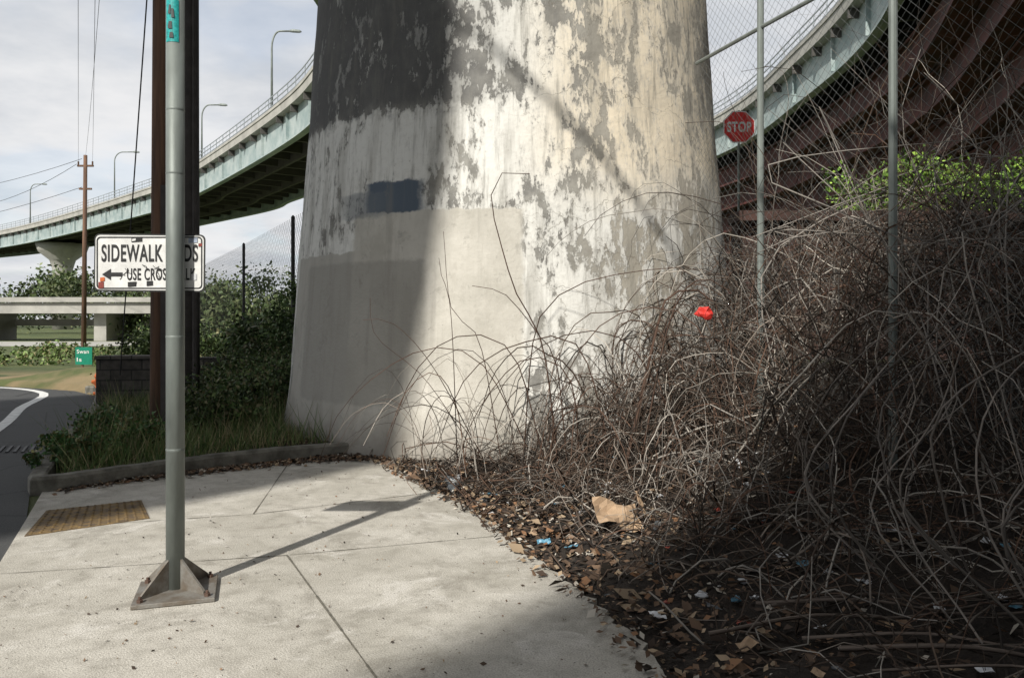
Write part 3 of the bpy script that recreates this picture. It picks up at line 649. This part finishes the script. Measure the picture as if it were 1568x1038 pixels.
def crumple(name,x,y,s,mat,fl=.5,z=None):
    import bmesh
    bm=bmesh.new(); bmesh.ops.create_icosphere(bm,subdivisions=2,radius=s)
    for v in bm.verts:
        v.co*=random.uniform(.5,1.3); v.co.z*=fl
    me=bpy.data.meshes.new(name); bm.to_mesh(me); bm.free(); me.materials.append(mat); o=bpy.data.objects.new(name,me); o.location=(x,y,z if z else float(gh(np.array([x]),np.array([y]))[0])+s*fl*.6); o.rotation_euler=(0,0,random.random()*6); link(o); return o
M_bag=pmat('plastic_bag',(.10,.11,.12),.4,20,.3,0,.2)
crumple('plastic_bag',-.52,7.1,.085,M_bag,.9)
crumple('red_wrapper',1.62,6.7,.075,pmat('wrapper_red',(.60,.04,.03),.45,9,.2,0,0),.8,1.55)
def card(name,x,y,z,w,h,mat,rx,ry,rz,par=None):
    mb=MB(); K=6
    for i in range(K+1):
        for j in range(K+1):
            u=(i/K-.5)*w;v=(j/K-.5)*h; mb.v.append((u,v,.12*w*math.sin(i*1.1)*math.cos(j*.9)+random.uniform(-.01,.01)*w*3))
    for i in range(K):
        for j in range(K): mb.f.append((i*(K+1)+j,(i+1)*(K+1)+j,(i+1)*(K+1)+j+1,i*(K+1)+j+1))
    o=mb.obj(name,mat,par); o.location=(x,y,z); o.rotation_euler=(rx,ry,rz)
card('cardboard_scrap',.74,5.6,.14,.34,.24,M_card,.6,.2,.3); card('cardboard_scrap',.93,5.72,.18,.12,.18,M_card,1.1,.4,1.2)
cols=[M_paper,M_paper,pmat('wrap_blue',(.12,.3,.42),.4,9,.2,0,0),M_paper,pmat('wrap_red',(.35,.06,.04),.4,9,.2,0,0),M_card,M_bag,M_card]
T_=empty('litter_trash')
for k in range(150):
    y_=random.uniform(3.0,7.8); x_=float(ex(y_))+random.uniform(.1,2.8)
    if x_>y_*.7: continue
    if k%2: o=crumple('scrap',x_,y_,random.uniform(.010,.034),random.choice(cols),random.uniform(.2,.6)); o.parent=T_
    else: card('scrap',x_,y_,float(gh(np.array([x_]),np.array([y_]))[0])+.04,random.uniform(.03,.10),random.uniform(.03,.07),random.choice(cols),random.uniform(-.4,.4),random.uniform(-.4,.4),random.uniform(0,6),T_)
# ---------------------------------------------------------------- foliage
def foliage(name,blobs,pal,size,mat=M_leaf,flat=0.,asp=.6):
    Cs=[];Ls=[];Ss=[]
    for (cx,cy,cz,rx,ry,rz,n) in blobs:
        m=max(6,n//70); u=nrm(rng.normal(size=(m,3)))*rng.uniform(.45,1.0,(m,1)); cen=np.array([cx,cy,cz])+u*np.array([rx,ry,rz])
        k=rng.integers(0,m,n); sp=.22*min(rx,ry,rz)+.25*size*3
        c=cen[k]+rng.normal(size=(n,3))*sp; br=rng.uniform(.5,1.4,m)[k]; Cs.append(c)
        Ls.append(np.array(pal)[rng.choice(len(pal),n)]*br[:,None]*rng.uniform(.75,1.25,(n,1))); Ss.append(rng.uniform(.5,1.2,n)*size)
    return leaves(name,np.concatenate(Cs),np.concatenate(Ss),np.concatenate(Ls),mat,flat=flat,aspect=asp)
G=[(.06,.105,.035),(.09,.135,.045),(.12,.165,.06),(.035,.06,.02),(.17,.16,.085)]
GB=[(.11,.165,.05),(.15,.205,.065),(.08,.12,.035)]
B=[]
for k in range(40):
    y=rng.uniform(9.8,14.5); x=rng.uniform(float(road_x(y))+1.5,-3.2); hh=np.interp(x,[-7,-5.2,-4,-3],[.12,.34,.75,1.05])*rng.uniform(.5,1.15)
    if math.hypot(x,y-11.5)<3.2: continue
    z0=float(gh(np.array([x]),np.array([y]))[0]); B.append((x,y,z0+hh*.5,.38,.38,hh*.6,430))
foliage('blackberry_shrub',B,G,.034)
B=[(-4.7,8.6,.22,.35,.5,.10,1200),(-4.3,8.2,.22,.3,.3,.10,900),(-4.9,9.5,.25,.4,.5,.16,900),(-4.0,8.9,.22,.4,.4,.12,600),(-5.2,10.4,.25,.4,.5,.15,600),(-4.5,7.75,.18,.15,.3,.06,400)]
foliage('ivy_groundcover',B,[(.07,.15,.05),(.05,.11,.035),(.12,.19,.065),(.16,.15,.06)],.028)
B=[(-7.2,15.8,.7,.6,.7,.6,1300),(-6.7,15.2,.8,.5,.5,.5,900),(-7.3,18,.75,.8,1,.6,900)]
foliage('roadside_bush',B,GB,.05)
B=[]
for k in range(22):
    y=rng.uniform(17,30); x=-3.6-(y-13)*.52+rng.uniform(-1.5,2.5); B.append((x,y,.5,.9,.9,.65,380))
for k in range(8): B.append((rng.uniform(-3.4,-2.6)-1.2,rng.uniform(13.5,15.5),1.1,.5,.5,.4,260))
foliage('fence_hedge',B,G+GB[:1],.06)
B=[(-3.55,12.9,1.9,.16,.16,.45,300),(-3.75,13.2,1.5,.3,.3,.4,400)]
foliage('climbing_vine',B,G[:2],.045)
B=[]
for k in range(60): x=rng.uniform(-36,-10.5); B.append((x,rng.uniform(23.5,40),.12,1.6,1.2,.24,240))
foliage('roadside_shrubs',B,GB+[(.20,.18,.09)],.08)
B=[]
for k in range(80):
    x=rng.uniform(-150,-15); y=rng.uniform(140,170); B.append((x*1.0,y,rng.uniform(3,6.5),6,5,rng.uniform(3,5),450))
for k in range(22): B.append((rng.uniform(-58,-30),rng.uniform(84,98),rng.uniform(3,5),2.6,3,2.8,500))
for k in range(14): B.append((rng.uniform(-30,-17),rng.uniform(60,70),rng.uniform(1,2.4),2,2,1.7,500))
foliage('distant_trees',B,[(.07,.10,.045),(.095,.13,.05),(.13,.15,.07)],.26)
B=[]
for k in range(30): x=rng.uniform(6.2,16); B.append((x,rng.uniform(13.9,16),3.5+rng.uniform(-.1,.6),.7,.5,.6,420))
foliage('wall_top_vines',B,[(.15,.26,.04),(.22,.33,.06),(.08,.15,.03)],.06)
N=26000; y=rng.uniform(7.3,15,N); x=road_x(y)+.2+rng.random(N)*4.5; ok=(y>curb_y(x)+.18)&(x<-1.6)&(np.hypot(x,y-11.5)>3.15); x,y=x[ok],y[ok]; z=gh(x,y); n=len(x)
L=rng.uniform(.06,.28,n)*np.where(rng.random(n)<.1,2.2,1); a=rng.uniform(0,6.28,n); w=.006; dx=np.cos(a)*w;dy=np.sin(a)*w; lx=rng.normal(0,.4,n)*L; ly=rng.normal(0,.4,n)*L
V=np.stack([np.stack([x-dx,y-dy,z],1),np.stack([x+dx,y+dy,z],1),np.stack([x+lx,y+ly,z+L],1)],1).reshape(-1,3)
col=np.array([[.09,.15,.045],[.15,.19,.07],[.32,.27,.15],[.06,.10,.03]])[rng.choice(4,n,p=[.3,.26,.26,.18])]*rng.uniform(.7,1.3,(n,1))
mesh_np('grass',V,np.arange(n*3).reshape(-1,3),M_leaf,col)
# ---------------------------------------------------------------- distant structures
E8=empty('concrete_overpass'); mb=MB(); mb.box((-48,60,2.35),(46,6,.75)); mb.box((-48,56.85,2.95),(46,.25,.35)); mb.box((-48,62,1.3),(46,.4,.5))
for k in range(5): mb.box((-66+k*9,60,.9),(.9,4,2.2))
mb.obj('deck',M_conc,E8)
mb=MB(); mb.box((-125,120,8.2),(80,10,1.6)); mb.box((-125,114.8,9.3),(80,.3,.7)); 
for k in range(5): mb.box((-155+k*17,120,3.6),(1.4,5,7.6))
mb.obj('overpass',M_conc_d)
mb=MB(); mb.poly([(-60,46,-.01),(-23,46,-.01),(-23,56,-.01),(-60,56,-.01)]); mb.obj('distant_road',M_conc)
# ---------------------------------------------------------------- world & sun
W=bpy.data.worlds.new('World'); sc.world=W; W.use_nodes=True; t=NT(W.node_tree); bg=t.n['Background']
sky=t.n.new('ShaderNodeTexSky'); sky.sky_type='NISHITA'; sky.sun_disc=False; sky.sun_elevation=math.radians(40); sky.sun_rotation=math.radians(204.8); sky.air_density=1; sky.dust_density=1
g=t.n.new('ShaderNodeTexCoord').outputs['Generated']; x,y,z=t.sep(g); zc=t.m('ADD',t.m('MAXIMUM',z,0.0),.16)
cv=t.comb(t.m('DIVIDE',x,zc),t.m('DIVIDE',y,zc),0.0)
n1=t.noise(cv,.55,5,.55,.3); n2=t.noise(cv,1.0,6,.6)
cl=t.mr(n1,.30,.50); ccol=t.mix(t.mr(n2,.34,.64),(7.2,7.6,8.2,1),(10.6,10.6,10.7,1))
t.put(bg.inputs['Color'],t.mix(t.m('MAXIMUM',cl,.75),t.mix(1.0,sky.outputs[0],(2.0,2.0,2.0,1),'MULTIPLY'),ccol)); bg.inputs['Strength'].default_value=.082
sl=bpy.data.lights.new('sun','SUN'); sl.energy=5.0; sl.angle=math.radians(.9); sl.color=(1,.96,.88); so=bpy.data.objects.new('sun',sl); sc.collection.objects.link(so)
so.rotation_euler=Vector((.322,.697,-.643)).to_track_quat('-Z','Y').to_euler(); so.location=(-20,-40,40)
cam=bpy.data.cameras.new('camera'); co=bpy.data.objects.new('camera',cam); sc.collection.objects.link(co); co.location=(0,0,1.5); co.rotation_euler=(math.pi/2,0,0)
cam.lens=28.0; cam.sensor_width=36; cam.shift_y=-29/1568; cam.clip_end=6000; cam.clip_start=.05; sc.camera=co
sc.view_settings.view_transform='Standard'; sc.view_settings.look='None'; sc.view_settings.exposure=0
